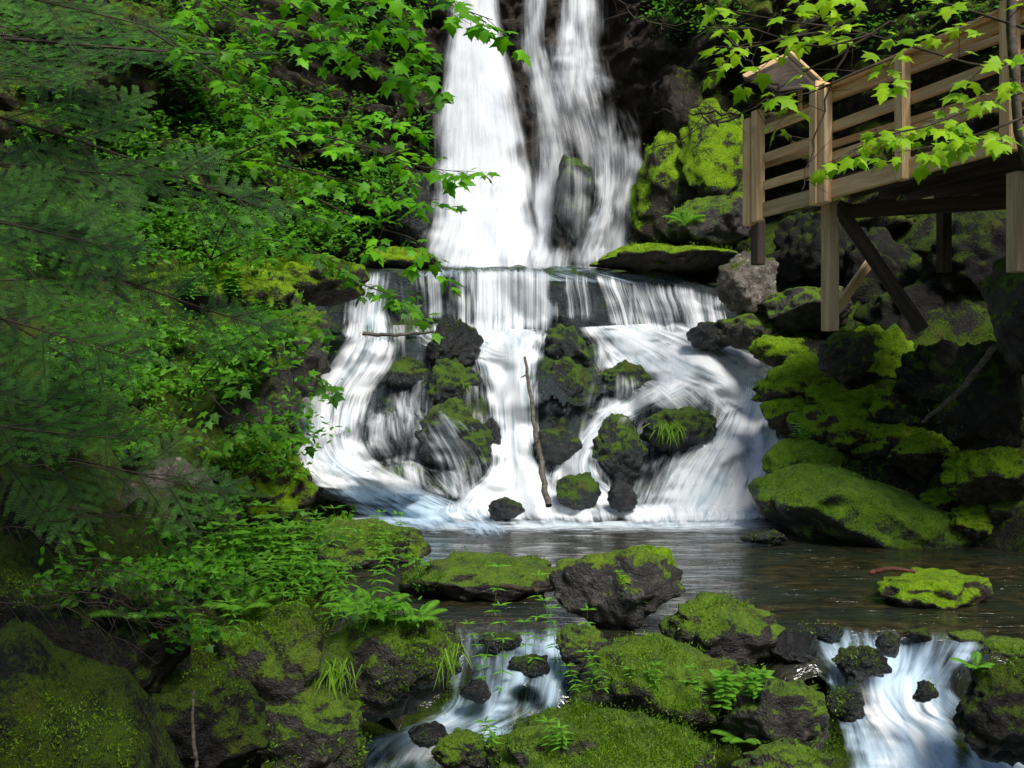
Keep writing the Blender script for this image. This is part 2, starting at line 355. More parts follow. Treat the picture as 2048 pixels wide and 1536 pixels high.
B(800,960,120,60,14.25,'bed','broad water washed stone at the foot of the left cascade',inbvh=True,ang=.3,f=.95,na=.5)
B(1152,985,90,90,14.2,'wetmoss','rounded mossy rock at the cascade foot beside the leaning stick',ang=.8,f=1)
B(1012,1018,75,50,13.8,'wet','small black rock at the cascade foot left of the leaning stick',f=1)
B(985,872,36,70,15.0,'wet','narrow black rock beside the central white stream',sub=4)
B(1420,672,95,55,16.0,'wet','dark wet rock at the upper right of the cascade',ang=.3,f=1)
B(1245,995,60,60,14.1,'wet','small dark rock at the cascade foot below the egg shaped rock',ang=.6)
B(1115,890,90,90,14.9,'wetmoss','wet mossy stone under the centre column of the cascade',ang=.8)
# upper
B(1150,400,84,230,18.75,'wetmoss','tall dark rock splitting the right strand of the upper waterfall',ang=.9,f=.95,na=.8,seed=77)
B(1345,370,190,260,18.4,'moss_bright','steep mossy rock face right of the upper waterfall',ang=1.1)
B(1440,330,170,230,17.9,'moss_bright','mossy cliff block between the upper waterfall and the platform',ang=1.1)
B(1390,220,160,180,18.6,'cliff','brown ledged rock high on the cliff right of the upper waterfall',ang=1.1)
B(1330,520,290,60,17.5,'moss_bright','low moss covered ledge right of the upper waterfall foot',ang=.6)
B(1430,440,200,120,17.3,'moss','dark rounded rock behind the platform corner',ang=1)
B(800,520,150,50,17.5,'moss_bright','thin moss covered ledge left of the upper waterfall foot',ang=.4)
B(820,420,90,170,19.0,'wet','dark upright rock left of the upper waterfall')
# right foreground cascade stones
B(1720,1330,130,70,6.95,'wet','flat wet stone splitting the top of the right foreground cascade',ang=1)
B(1775,1285,60,60,7.1,'wet','small upright wet stone at the lip of the right foreground cascade',ang=1)
B(1590,1290,100,90,7.2,'wet','dark wet stone at the left end of the right foreground cascade lip',ang=1)
B(1655,1270,70,40,7.5,'wet','low wet stone on the pool edge at the left of the right foreground cascade',ang=1)
B(1840,1268,60,30,7.55,'moss_dark','tiny dark stone on the pool edge above the right foreground cascade',ang=1)
B(1930,1278,70,40,7.45,'moss','small mossy stone on the pool edge near the lower right boulder',ang=.8)
B(1690,1410,80,80,6.5,'wet','brown wet stone in the left side of the right foreground cascade',ang=.8)
B(1850,1385,50,44,6.7,'wet','small wet stone in the middle of the right foreground cascade',ang=.8)
B(2010,1300,110,50,7.3,'moss','low mossy stone behind the dark lower right boulder',ang=.6)
B(885,1290,70,100,7.0,'moss','dark stone at the left side of the left foreground cascade',ang=.8)
B(1160,1300,100,100,7.1,'moss','dark stone at the right side of the left foreground cascade',ang=.8)
B(1000,1285,90,44,7.35,'wet','small wet stone on the lip of the left foreground cascade',ang=.8)
B(1060,1340,80,70,7.1,'wet','dark wet stone in the right part of the left foreground cascade',ang=1)
B(950,1380,60,50,6.95,'wet','wet stone in the middle of the left foreground cascade',ang=.8)
B(860,1470,90,44,6.15,'wet','flat wet stone in the stream below the left foreground cascade',ang=.8)
# ---------------------------------------------------------------- pool
xs=np.linspace(-3.2,12,240); ys=np.linspace(7.0,15,150)
V=np.array([(x,y,.012*fr(x,y*2,1.,1.2,2)-(max(0,7.7-y+.55*fr(x,0,3,1.8,3))*.9)**2) for x in xs for y in ys])
fo=sstep(12.2,14.1,V[:,1])*sstep(-2.8,-1.5,V[:,0])*(1-sstep(2.6,3.6,V[:,0]))
FP=gridF(240,150)[:,::-1]
tag(mesh_np('pool_water',V,FP,M['pool'],attrs={'foam':fo}),kind='structure')
bvW=build_bvh(BV+[(V,FP)]); bvA=build_bvh(BV+BOULD)
O=Vector((0,0,CZ))
def hit(px,py,bv=None):
    d=P(px,py,1)-O; d.normalize(); r=(bv or bvA).ray_cast(O,d)
    return (r[0],r[1]) if r[0] is not None else (P(px,py,20),Vector((0,-1,0)))
# ---------------------------------------------------------------- water ribbons
def cr(rows,n):
    R=np.array(rows,float); m=len(R); out=[]
    for q in np.linspace(0,m-1,n):
        i=min(int(q),m-2); f=q-i
        p0=R[max(i-1,0)];p1=R[i];p2=R[i+1];p3=R[min(i+2,m-1)]
        out.append(.5*((2*p1)+(-p0+p2)*f+(2*p0-5*p1+4*p2-p3)*f*f+(-p0+3*p1-3*p2+p3)*f**3))
    return np.array(out)
def nb(D):
    Dp=np.pad(D,1,mode='edge'); return Dp[:-2,1:-1],Dp[2:,1:-1],Dp[1:-1,:-2],Dp[1:-1,2:],D
def ribbon(name,rows,mat='casc',dens=.9,nu=28,nv=70,off=.04,Y=None,blur=5,edge=.3,top=0.0,bot=.08,amp=.015,yfun=None,mod=0,er=2,bv=None):
    R=cr(rows,nv); us=np.linspace(0,1,nu)
    px=R[:,0,None]*(1-us)+R[:,2,None]*us; py=R[:,1,None]*(1-us)+R[:,3,None]*us
    if yfun: py=py+np.vectorize(yfun)(px)
    if Y is not None:
        D=np.interp(np.linspace(0,1,nv),np.linspace(0,1,len(Y)),Y)[:,None]+0*px
        D=D-.10*np.sin(us*math.pi)[None,:]
    else:
        D=np.array([[hit(px[i,j],py[i,j],bv or bvW)[0].y for j in range(nu)] for i in range(nv)])
        for _ in range(er): D=np.minimum.reduce(nb(D))
        for _ in range(blur): D=sum(nb(D))/5
        D-=off
    sd=random.random()*50; md=np.ones_like(D)
    for i in range(nv):
        for j in range(nu):
            D[i,j]-=amp*(fr(px[i,j]*.06+sd,py[i,j]*.008,1.,1,2)+.5)
            if mod: md[i,j]=1+mod*fr(px[i,j]*.016+sd,py[i,j]*.005+sd,3.,1,3)
    V=np.stack([(px-1024)*K*D,D,CZ+(768-py)*K*D],2)
    w=np.linalg.norm(V[:,-1]-V[:,0],axis=1).mean()
    ln=np.r_[0,np.cumsum(np.linalg.norm(np.diff(V[:,nu//2],axis=0),axis=1))]
    fu=us[None,:]*w+0*px+sd; fv=ln[:,None]+0*px+sd
    vv=np.linspace(0,1,nv)[:,None]
    ej=np.array([.5+.9*fr(sd,i*.12,0,1,2) for i in range(nv)])[:,None]*edge+edge*.5
    ej2=np.array([.5+.9*fr(sd+9,i*.12,0,1,2) for i in range(nv)])[:,None]*edge+edge*.5
    e=np.clip(us[None,:]/np.maximum(ej,.03),0,1)*np.clip((1-us)[None,:]/np.maximum(ej2,.03),0,1)
    de=dens*md*e*(sstep(0,top,vv) if top else 1)*(sstep(0,bot,1-vv) if bot else 1)
    V=V.reshape(-1,3)
    o=mesh_np(name,V,gridF(nv,nu),M[mat],attrs={'fu':fu,'fv':fv,'dens':np.clip(de+0*px,0,2)})
    tag(o,kind='structure'); return o
rb=ribbon
YF=[19.9,19.6,19.3,19.0,18.9]
rb('waterfall',[(905,-80,995,-80),(890,60,1010,60),(875,180,1038,180),(862,300,1065,300),(858,400,1080,400),(850,480,1095,480),(845,534,1100,534)],'fall',1.25,nv=90,Y=YF,bot=.02,edge=.25)
rb('waterfall',[(880,-80,1015,-80),(868,60,1030,60),(848,180,1058,180),(835,300,1082,300),(828,400,1100,400),(820,480,1115,480),(812,534,1125,534)],'fall',.5,nv=90,Y=[y-.12 for y in YF],bot=.02,edge=.4)
rb('waterfall',[(860,380,1090,380),(840,460,1110,460),(800,540,1140,542)],'fall',.9,nv=30,Y=[18.8,18.5,18.2],top=.7,bot=.1,edge=.4)
rb('waterfall',[(1110,-80,1205,-80),(1104,60,1210,60),(1085,130,1235,130),(1068,200,1245,200),(1062,280,1250,290)],'fall',.62,nv=70,Y=[20,19.8,19.3,19.1,18.9],edge=.4,bot=.5,mod=.9)
rb('waterfall',[(985,-80,1250,-80),(1000,100,1250,100),(1015,200,1280,200),(1035,300,1310,310),(1045,420,1300,420),(1040,540,1285,540)],'fall',.33,nv=90,nu=40,Y=[20.1,19.8,19.2,19.0,18.9,18.7],edge=.3,mod=1.4)
rb('waterfall',[(1030,-80,1105,-80),(1038,80,1100,80),(1048,180,1128,180),(1052,280,1138,290),(1058,400,1116,410),(1064,480,1112,480),(1045,532,1125,532)],'fall',.64,nv=80,Y=[20.1,19.8,19.4,19,18.7],edge=.4,mod=.7)
rb('waterfall',[(1140,160,1250,160),(1165,260,1255,260),(1185,340,1250,340),(1180,410,1240,415),(1150,470,1230,470),(1125,534,1200,534)],'fall',.6,nv=80,Y=[19.2,19,18.5,18.2],edge=.4,top=.3,mod=.7)
rb('waterfall',[(1190,200,1270,200),(1215,260,1300,270),(1225,330,1305,340),(1215,420,1280,430),(1220,520,1275,520)],'fall',.42,nv=60,Y=[19.1,18.9,18.7,18.5],edge=.5,top=.3,bot=.3,mod=1)
rb('waterfall',[(1090,250,1200,250),(1095,330,1200,330),(1095,420,1200,420),(1080,530,1200,530)],'fall',.34,nv=60,nu=30,bv=bvA,off=.05,edge=.35,top=.2,bot=.2,mod=1.2,er=2,blur=8)
rb('waterfall',[(1030,480,1260,480),(1000,545,1280,550)],'fall',.5,nv=20,nu=40,Y=[18.4,17.9],edge=.3,top=.6,bot=.3,mod=.9)
# film on shelf + curtains
rb('stream_water',[(830,522,1180,528),(760,532,1280,545),(700,548,1430,575)],'stream',.32,nv=20,nu=60,off=.03,edge=.1,top=.3,er=1)
def lip(x): return float(np.interp(x,[680,900,1100,1200,1300,1440],[550,542,543,553,566,594]))+14*fr(x*.012,0,5,1,3)
def curt(x0,x1,b,d,lean=0,t=.25,mod=0,n=None,off=.06):
    rb('waterfall',[(x0,-8,x1,-8),(x0+lean*.2,20,x1+lean*.2,20),(x0+lean*.6,b*.5,x1+lean*.6,b*.5),(x0+lean,b,x1+lean,b)],'curtain',d,nu=n or max(14,int((x1-x0)/5)),nv=32,off=off,edge=.2,top=t,bot=.15,yfun=lip,mod=mod,er=1,blur=3)
curt(695,1450,100,.26,8,mod=1.5,n=150)
curt(692,785,110,.72,-14,mod=.7); curt(850,890,105,.6,4); curt(893,1122,135,.68,0,mod=.8); curt(930,1050,140,.4,0,mod=.6,off=.1)
curt(1185,1340,105,.62,34,mod=.8); curt(1120,1180,95,.4,12,mod=.8); curt(1290,1400,96,.55,26,mod=.8); curt(1350,1450,82,.65,12,mod=.6)
# left cascade
rb('cascading_water',[(690,610,785,610),(678,670,800,680),(645,720,790,730),(605,780,750,790),(585,850,735,870),(590,910,770,925),(625,950,860,975),(665,985,940,1010)],'casc',.95,nv=110,nu=34,mod=.5)
rb('cascading_water',[(590,770,680,780),(575,870,670,870),(580,930,700,940),(625,975,780,990)],'casc',.8,nv=60,mod=.5)
rb('cascading_water',[(740,760,850,760),(720,820,880,830),(710,880,910,890),(740,930,950,950),(800,985,1000,1010)],'casc',.42,nv=70,nu=40,top=.3,mod=1.0)
rb('cascading_water',[(780,645,970,640),(820,685,990,685),(930,725,1085,715)],'casc',.5,nv=40,top=.2,mod=.6)
rb('cascading_water',[(690,650,960,650),(680,740,980,740),(650,850,990,850),(640,950,1000,950),(680,1020,1020,1030)],'casc',.22,nv=110,nu=60,mod=1.0,edge=.15)
rb('cascading_water',[(780,770,880,790),(800,850,960,860),(840,920,1000,930),(860,1000,1010,1010)],'casc',.36,nv=70,nu=50,mod=1.0,edge=.3,top=.3,bv=bvA,off=.03,er=1,blur=6)
# centre
rb('cascading_water',[(930,655,1105,660),(938,700,1095,700),(955,770,1085,770),(965,850,1085,850),(975,910,1088,915),(960,950,1120,960),(910,985,1170,1000),(860,1030,1230,1040)],'casc',1.15,nv=110,nu=34,mod=.3)
rb('cascading_water',[(1085,870,1170,880),(1080,920,1180,930),(1060,980,1190,990),(1040,1040,1270,1040)],'casc',.5,nv=50,top=.3,mod=.8)
# right fan
rb('cascading_water',[(1150,655,1340,645),(1180,705,1450,668),(1260,760,1515,705),(1370,800,1568,745),(1430,840,1565,795)],'casc',.95,nv=80,nu=40,mod=.6)
rb('cascading_water',[(1320,645,1445,650),(1390,680,1475,690),(1440,710,1550,730),(1475,765,1590,775)],'casc',.85,nv=50,mod=.4)
rb('cascading_water',[(1170,680,1270,680),(1180,740,1340,720),(1240,800,1430,765),(1310,860,1470,805)],'casc',.55,nv=60,top=.2,mod=.9)
rb('cascading_water',[(1300,735,1430,770),(1225,795,1335,815),(1170,840,1250,855),(1135,890,1200,905),(1120,950,1205,955),(1155,1000,1275,1005),(1185,1038,1310,1040)],'casc',.85,nv=80,top=.1,mod=.4)
rb('cascading_water',[(1170,660,1560,700),(1160,760,1570,780),(1130,880,1565,880),(1130,980,1560,980),(1150,1042,1540,1042)],'casc',.22,nv=110,nu=80,mod=1.0,edge=.12)
rb('cascading_water',[(1440,775,1575,775),(1425,820,1575,820),(1375,880,1580,880),(1320,940,1580,940),(1280,1000,1570,1000),(1255,1046,1550,1046)],'casc',1.15,nv=90,nu=40,mod=.3)
rb('cascading_water',[(1280,900,1410,880),(1240,970,1390,960),(1220,1040,1350,1040)],'casc',.5,nv=50,top=.3,mod=.8)
rb('cascading_water',[(1190,740,1290,740),(1180,800,1300,800),(1170,860,1260,860)],'casc',.38,nv=50,nu=34,mod=1.0,edge=.3,top=.3,bot=.3,bv=bvA,off=.03,er=1,blur=6)
# foot
rb('stream_water',[(600,955,900,985),(630,990,1000,1025),(690,1025,1060,1060),(760,1060,1060,1090)],'stream',.9,nv=50,nu=40,off=.04,top=.2,bot=.4,mod=.8)
rb('cascading_water',[(850,995,1540,1008),(840,1025,1560,1030),(880,1058,1540,1058)],'casc',.75,nv=24,nu=80,off=.05,top=.5,bot=.5,edge=.1,mod=.9)
# foreground streams
rb('stream_water',[(890,1240,1160,1240),(895,1280,1155,1280),(895,1320,1150,1320),(885,1370,1140,1370),(870,1415,1125,1420),(820,1445,1070,1450),(700,1490,1000,1500),(640,1560,980,1570),(600,1640,960,1640)],'stream',.62,nv=120,nu=40,off=.03,edge=.1,top=.2,mod=1.2)
rb('stream_water',[(900,1400,1130,1400),(830,1440,1090,1440),(740,1480,990,1480),(680,1540,950,1540)],'casc',.45,nv=60,nu=36,off=.06,edge=.2,top=.3,bot=.3,mod=1.3)
rb('stream_water',[(1600,1245,1990,1250),(1615,1290,1975,1290),(1640,1330,1940,1330),(1650,1380,1910,1380),(1670,1440,1970,1430),(1680,1500,2050,1490),(1690,1570,2150,1560),(1690,1640,2200,1640)],'stream',.78,nv=120,nu=44,off=.04,edge=.12,top=.2,mod=1.0)
rb('stream_water',[(1650,1330,1930,1330),(1670,1370,1910,1360),(1690,1420,1910,1420),(1710,1470,2010,1460),(1720,1530,2090,1520),(1730,1600,2140,1600)],'casc',.6,nv=90,nu=40,off=.07,edge=.25,top=.4,mod=1.3)
# ---------------------------------------------------------------- timber
def beam(name,p0,p1,w,h,mat,parent=None,side=None,bev=.008):
    p0=Vector(p0);p1=Vector(p1); ax=p1-p0; L=ax.length; ax.normalize()
    up=Vector(side) if side else Vector((0,0,1))
    if abs(ax.dot(up))>.95: up=Vector((.3,1,0)).normalized() if not side else up
    sy=up.cross(ax).normalized(); sz=ax.cross(sy).normalized()
    bm=bmesh.new(); bmesh.ops.create_cube(bm,size=1)
    bmesh.ops.scale(bm,vec=(L,w,h),verts=bm.verts)
    bmesh.ops.bevel(bm,geom=bm.edges[:],offset=bev,segments=2,affect='EDGES')
    me=bpy.data.meshes.new(name); bm.to_mesh(me); bm.free(); me.materials.append(M[mat])
    o=bpy.data.objects.new(name,me); COL.objects.link(o)
    R=Matrix((ax,sy,sz)).transposed().to_4x4(); Mx=Matrix.Translation((p0+p1)/2)@R
    if parent: o.parent=parent; Mx=Matrix.Translation(-parent.location)@Mx
    o.matrix_basis=Mx; return o
A=Vector((3.02,14.4,0)); C=Vector((3.52,13.0,0)); D=Vector((4.62,9.6,0))
dd=(D-C).normalized(); nn=Vector((-dd.y,dd.x,0))
if nn.x<0: nn=-nn
ZB=3.76
plat=empty('viewing_platform',(3.8,13,2.2),'weathered timber viewing platform with railings on posts above the right bank','platform')
def pt(t,z,off=0):
    q=C+dd*t+nn*off; return Vector((q.x,q.y,z))
L=(D-C).length+1.5
beam('fascia',pt(-.05,ZB+.12),pt(L,ZB+.12),.05,.20,'wood',plat)
e=(A-C).normalized()
beam('fascia',Vector((C.x,C.y,ZB+.10)),Vector((A.x,A.y,ZB+.10)),.05,.18,'wood_grey',plat)
def railpost(t,z0,z1,w=.10,off=-.05,mat='wood'): return beam('post',pt(t,z0,off),pt(t,z1,off),w,.14,mat,plat,side=dd)
railpost(.02,ZB-.02,5.14,.13); railpost(.18,ZB-.02,5.08,.10)
railpost(1.55,ZB+.0,5.02); railpost(3.05,ZB+.0,5.1,.12)
for z,h in ((4.95,.11),(4.59,.12),(4.25,.12)):
    beam('rail',pt(.05,z,.03),pt(L,z,.03),.04,h,'wood',plat)
beam('handrail',pt(.0,5.04,0),pt(L,5.04,0),.16,.035,'wood',plat,side=(0,0,1))
def ep(f,z): q=C.lerp(A,f); return Vector((q.x,q.y,z))
for z in (4.85,4.50,4.16): beam('rail',ep(0,z),ep(1,z),.04,.11,'wood',plat)
beam('post',ep(1,3.70)+Vector((-.03,-.06,0)),ep(1,5.04)+Vector((-.03,-.06,0)),.11,.15,'wood',plat,side=e)
beam('post',ep(.84,3.72)+Vector((-.04,-.02,0)),ep(.84,5.1)+Vector((-.04,-.02,0)),.11,.15,'wood',plat,side=e)
for z in (4.98,4.45): beam('rail',ep(1,z)+nn*.1,ep(1,z)+dd*(L+1)+nn*.6,.04,.08,'wood_grey',plat)
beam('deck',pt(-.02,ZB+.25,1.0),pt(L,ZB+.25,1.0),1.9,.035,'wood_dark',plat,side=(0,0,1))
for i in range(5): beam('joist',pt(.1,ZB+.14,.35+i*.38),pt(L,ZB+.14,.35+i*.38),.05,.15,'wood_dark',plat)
beam('support_post',P(1660,662,13.05),P(1660,404,13.05),.13,.18,'wood_grey',plat,side=dd)
beam('support_post',P(1516,530,14.4),P(1516,440,14.4),.12,.16,'wood_dark',plat,side=e)
beam('support_post',P(2034,545,10.2),P(2034,345,10.2),.12,.15,'wood_grey',plat,side=dd)
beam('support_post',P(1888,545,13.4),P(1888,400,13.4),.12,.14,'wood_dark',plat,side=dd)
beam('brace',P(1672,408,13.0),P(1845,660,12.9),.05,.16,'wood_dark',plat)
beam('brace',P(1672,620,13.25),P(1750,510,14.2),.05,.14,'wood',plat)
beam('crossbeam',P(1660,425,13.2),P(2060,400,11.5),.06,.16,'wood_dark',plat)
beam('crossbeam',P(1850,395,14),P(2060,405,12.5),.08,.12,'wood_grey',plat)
ip_=empty('information_stand',P(1570,150,13.8),'small tilted timber board with a plank frame on the platform corner','sign')
p1=P(1487,155,14.2);p2=P(1580,110,14.1);p3=P(1645,170,13.1);p4=P(1556,182,13.1)
beam('frame',p1,p2,.04,.08,'wood',ip_); beam('frame',p2,p3,.04,.10,'wood',ip_); beam('frame',p1,p4,.03,.03,'wood_dark',ip_); beam('frame',p4,p3,.03,.03,'wood_dark',ip_)
beam('bracket',P(1600,230,13.5),P(1600,150,13.5),.05,.06,'wood',ip_)
Vq=np.array([p1,p2,p3,p4]); Vq=np.r_[Vq,Vq+np.array([0,0,-.03])]
mesh_np('board',Vq,np.array([[0,1,2,3],[7,6,5,4],[0,4,5,1],[1,5,6,2],[2,6,7,3],[3,7,4,0]]),M['wood_dark'],False,loc=tuple(ip_.location),parent=ip_)
# ---------------------------------------------------------------- vegetation helpers
def norm(a): a=np.asarray(a,float); return a/np.maximum(1e-9,np.linalg.norm(a,axis=-1,keepdims=True))
class Batch:
    def __init__(s): s.V=[];s.F=[];s.T=[];s.n=0
    def raw(s,V,F,t):
        s.V.append(np.asarray(V));s.F.append(np.asarray(F)+s.n);s.T.append(np.full(len(V),t) if np.isscalar(t) else t);s.n+=len(V)
    def add(s,tmpl,pos,fwd,nrm,size,tint):
        V0,F0=tmpl; pos=np.atleast_2d(pos); f=norm(np.atleast_2d(fwd)); n=np.atleast_2d(nrm)
        n=norm(n-(n*f).sum(1,keepdims=True)*f); sd=np.cross(f,n); size=np.broadcast_to(np.asarray(size,float),(len(pos),))
        V=(V0[None,:,0,None]*sd[:,None]+V0[None,:,1,None]*f[:,None]+V0[None,:,2,None]*n[:,None])*size[:,None,None]+pos[:,None]
        m=len(V0); F=F0[None]+(np.arange(len(pos))*m)[:,None,None]
        tint=np.broadcast_to(np.asarray(tint,float),(len(pos),))
        s.raw(V.reshape(-1,3),F.reshape(-1,3),np.repeat(tint,m))
    def tube(s,pts,r0,r1,sides=5,t=.5):
        pts=np.asarray([tuple(p) for p in pts],float); n=len(pts); tg=norm(np.gradient(pts,axis=0))
        ref=np.array([0.,0,1]) if abs(tg[0][2])<.9 else np.array([1.,0,0])
        a=norm(np.cross(tg,ref)); b=np.cross(tg,a); rr=np.linspace(r0,r1,n)[:,None,None]; th=np.linspace(0,2*math.pi,sides,endpoint=False)
        V=pts[:,None]+rr*(np.cos(th)[None,:,None]*a[:,None]+np.sin(th)[None,:,None]*b[:,None])
        F=[]
        for i in range(n-1):
            for j in range(sides):
                k=(j+1)%sides; q=[i*sides+j,i*sides+k,(i+1)*sides+k,(i+1)*sides+j]; F+=[[q[0],q[1],q[2]],[q[0],q[2],q[3]]]
        s.raw(V.reshape(-1,3),np.array(F),t)
    def build(s,name,mat,parent=None,smooth=False):
        V=np.concatenate(s.V);F=np.concatenate(s.F);T=np.concatenate(s.T)
        return mesh_np(name,V,F,M[mat],smooth,{'tint':T},loc=tuple(parent.location) if parent else None,parent=parent)
def outline(half,cy=.35,fold=.18,droop=.25):
    pts=[(0,0)]+half+[(-x,y) for x,y in half[::-1] if x>0]
    V=[(0,cy,.0)]+[(x,y,-fold*abs(x)-droop*y*y) for x,y in pts]
    n=len(pts); F=[[0,1+i,1+(i+1)%n] for i in range(n)]
    return np.array(V),np.array(F)
MAPLE=outline([(.10,-.05),(.38,-.04),(.30,.12),(.36,.24),(.64,.46),(.40,.46),(.24,.50),(.22,.68),(.12,.78),(0,1.02)])
OVAL=outline([(.16,.12),(.24,.35),(.2,.62),(.09,.85),(0,1)],.4,.3,.25)
LANCE=outline([(.07,.1),(.11,.35),(.08,.7),(0,1)],.4,.3,.35)
NEED=(np.array([(-.10,0,0),(.10,0,0),(0,1,0.)]),np.array([[0,1,2]]))
FN=(np.array([(-.09,0,0),(.09,0,0),(.085,.75,0),(-.085,.75,0),(0,1,0.)]),np.array([[0,1,2],[0,2,3],[3,2,4]]))
BLADE=(np.array([(-.02,0,0),(.02,0,0),(.016,.5,.0),(-.016,.5,.0),(0,1,-.18)]),np.array([[0,1,2],[0,2,3],[3,2,4]]))
# ---------------------------------------------------------------- fir trees
def bough(L,seed):
    r=np.random.default_rng(seed); wood=Batch(); nd=Batch()
    n=22; xs=np.linspace(0,L,n); zc=-.10*L*(xs/L)**1.2+.06*L*(xs/L)**3
    main=np.stack([xs,.05*np.sin(xs*3+seed),zc],1); wood.tube(main,.006*L,.0015,4)
    def needles(p0,p1,sz=.024,tip=0.):
        Ls=np.linalg.norm(p1-p0); m=max(3,int(Ls/.0085)); t=(np.arange(m*2)//2+.5)/m; sgn=np.where(np.arange(m*2)%2==0,1.,-1.)[:,None]
        t=t[:,None]; pos=p0+(p1-p0)*t; d=norm(p1-p0)[None]
        up=np.array([[0,0,1.]]); sd=norm(np.cross(d,up))
        f=d*.6+sd*sgn+r.normal(size=(m*2,3))*.06+np.array([[0,0,.08]])
        tw_=r.random()*.35
        nd.add(FN,pos,f,up+r.normal(size=(m*2,3))*.12,sz*(1-.5*t[:,0]**3)*(.85+.3*r.random(m*2)),np.clip(tw_-.1+tip+.75*(t[:,0]**2)*(.4+.6*r.random(m*2)),0,1))
    step=.13
    for i in range(int(L*.9/step)):
        t=.12+.86*(i*step/(L*.9)); 
        for s in (1,-1):
            if r.random()<.12: continue
            p=np.array([np.interp(t*L,xs,main[:,k]) for k in range(3)])
            l=L*.42*(1-t)**.85*(.5+.7*r.random())+.06; a=math.radians(50+10*r.normal())
            d=np.array([math.cos(a),s*math.sin(a),-.05+.06*r.normal()]); q=p+d*l+np.array([0,0,-.06*l])
            wood.tube([p,(p+q)/2+np.array([0,0,.01]),q],.0025,.001,3); needles(p,q)
            m=int(l/.085)
            for j in range(m):
                u=.2+.72*j/max(1,m); pp=p+(q-p)*u; l2=l*.38*(1-u)+.04
                for s2 in (1,-1):
                    a2=math.atan2(d[1],d[0])+s2*math.radians(46); d2=np.array([math.cos(a2),math.sin(a2),-.03+.03*r.normal()]); needles(pp,pp+d2*l2,.022,.12)
    needles(main[-6],main[-1])
    return wood,nd
BH=[]
for i,Lb in enumerate((.8,1.1,1.4,1.0)):
    w,nd=bough(Lb,30+i); ow=w.build('bough_wood','twig'); on=nd.build('bough','fir'); BH.append((Lb,ow.data,on.data)); bpy.data.objects.remove(ow); bpy.data.objects.remove(on)
def fir(x,y,z0,H,label,spec,tr=.09):
    root=empty('fir_tree',(x,y,z0),label,'fir tree')
    tb=Batch(); tb.tube([(x,y,z0-.3),(x+.03,y,z0+H*.5),(x,y,z0+H)],tr,.02,10); tb.build('trunk','bark',root,True)
    for (z,az,sc,v,pit,rx_) in spec:
        Lb,dw,dn=BH[v]
        o=bpy.data.objects.new('branch',dw); COL.objects.link(o); o.parent=root
        o.location=(0,0,z-z0); o.rotation_euler=(rx_,pit,az); o.scale=(sc,)*3
        q=bpy.data.objects.new('needles',dn); COL.objects.link(q); q.parent=o
def spec(n,z0,z1,azc,azs,s0,s1):
    out=[]
    for i in range(n):
        z=z0+(z1-z0)*(i+random.random())/n; az=azc+random.uniform(-azs,azs)
        out.append((z,az,random.uniform(s0,s1),random.randrange(4),random.uniform(-.1,.3),random.uniform(.35,.95)*math.cos(az)))
    return out
fir(-2.75,5.6,.6,6.5,'dark fir tree at the left edge with long flat branches reaching over the stream',spec(13,1.2,4.0,-.05,.55,1.0,1.45))
fir(-3.9,7.6,.9,7.5,'second dark fir tree standing behind the one at the left edge',spec(9,1.6,4.6,-.1,.55,1.2,1.7))
fir(-2.35,4.3,.3,4.2,'nearest dark fir tree just outside the left edge with drooping boughs',spec(3,1.7,3.0,.3,.5,.6,.9),.06)
# ---------------------------------------------------------------- maple sprays
def bez(pts,n=24): return cr([tuple(p) for p in pts],n)
def maple(name,label,stems,mat='maple',ls=.10,sp=.075,tw=.35,cat='maple branch',group=None,twn=8,bark='twig',droop=.3,tpl=MAPLE,rad=.006,trunk=None):
    base=stems[0][0]; root=empty(name,tuple(base),label,cat,group)
    wood=Batch(); lf=Batch()
    if trunk: 
        tk=Batch(); tk.tube(*trunk); tk.build('trunk','bark',root,True)
    for st in stems:
        C_=bez(st,26); wood.tube(C_,rad,.0015,5)
        Ls=np.linalg.norm(np.diff(C_,axis=0),axis=1).sum(); m=int(twn*Ls)+2
        for i in range(m):
            t=.08+.92*(i+random.random()*.6)/m; t=min(t,.99); k=t*25; a=int(k); p=C_[a]+(C_[min(a+1,25)]-C_[a])*(k-a)
            tg=norm(C_[min(a+1,25)]-C_[max(a-1,0)]); s=1 if i%2 else -1
            sd=norm(np.cross(tg,[0,0,1.]))*s; l=tw*(1-.6*t)*random.uniform(.6,1.1)
            q=p+(tg*.7+sd*.8+rng.normal(size=3)*.25)*l+np.array([0,0,-.1*l])
            wood.tube([p,(p+q)/2+[0,0,.02*l],q],.002,.001,3)
            mm=max(2,int(l/sp))
            for j in range(mm):
                u=(j+1)/mm; b=p+(q-p)*u
                for s2 in ((1,-1) if j<mm-1 else (0,1,-1)):
                    td=norm(q-p); s3=norm(np.cross(td,[0,0,1.]))*s2
                    f=td*.6+s3+rng.normal(size=3)*.3+np.array([0,-.12,-droop]); f=norm(f)
                    pet=b+f*ls*.45; wood.tube([b,pet],.0009,.0007,3)
                    nr=np.array([0,-.35,1.])+rng.normal(size=3)*.3
                    lf.add(tpl,pet,f,nr,ls*random.uniform(.5,1.2),min(1,max(0,random.gauss(.5,.28))))
    wood.build('branch',bark,root,True); lf.build('leaves',mat,root)
    return root
def S(*a): return [P(*q) for q in a]
maple('maple_branch','maple branch with bright leaves across the top just left of the waterfall',
  [S((560,-60,4.6),(700,-10,4.5),(800,60,4.4),(860,150,4.3)),S((640,-80,4.4),(780,-30,4.3),(900,10,4.2),(985,40,4.1)),S((520,-40,4.8),(640,50,4.7),(720,110,4.6),(800,140,4.5))],ls=.068,twn=12,tw=.28,sp=.055)
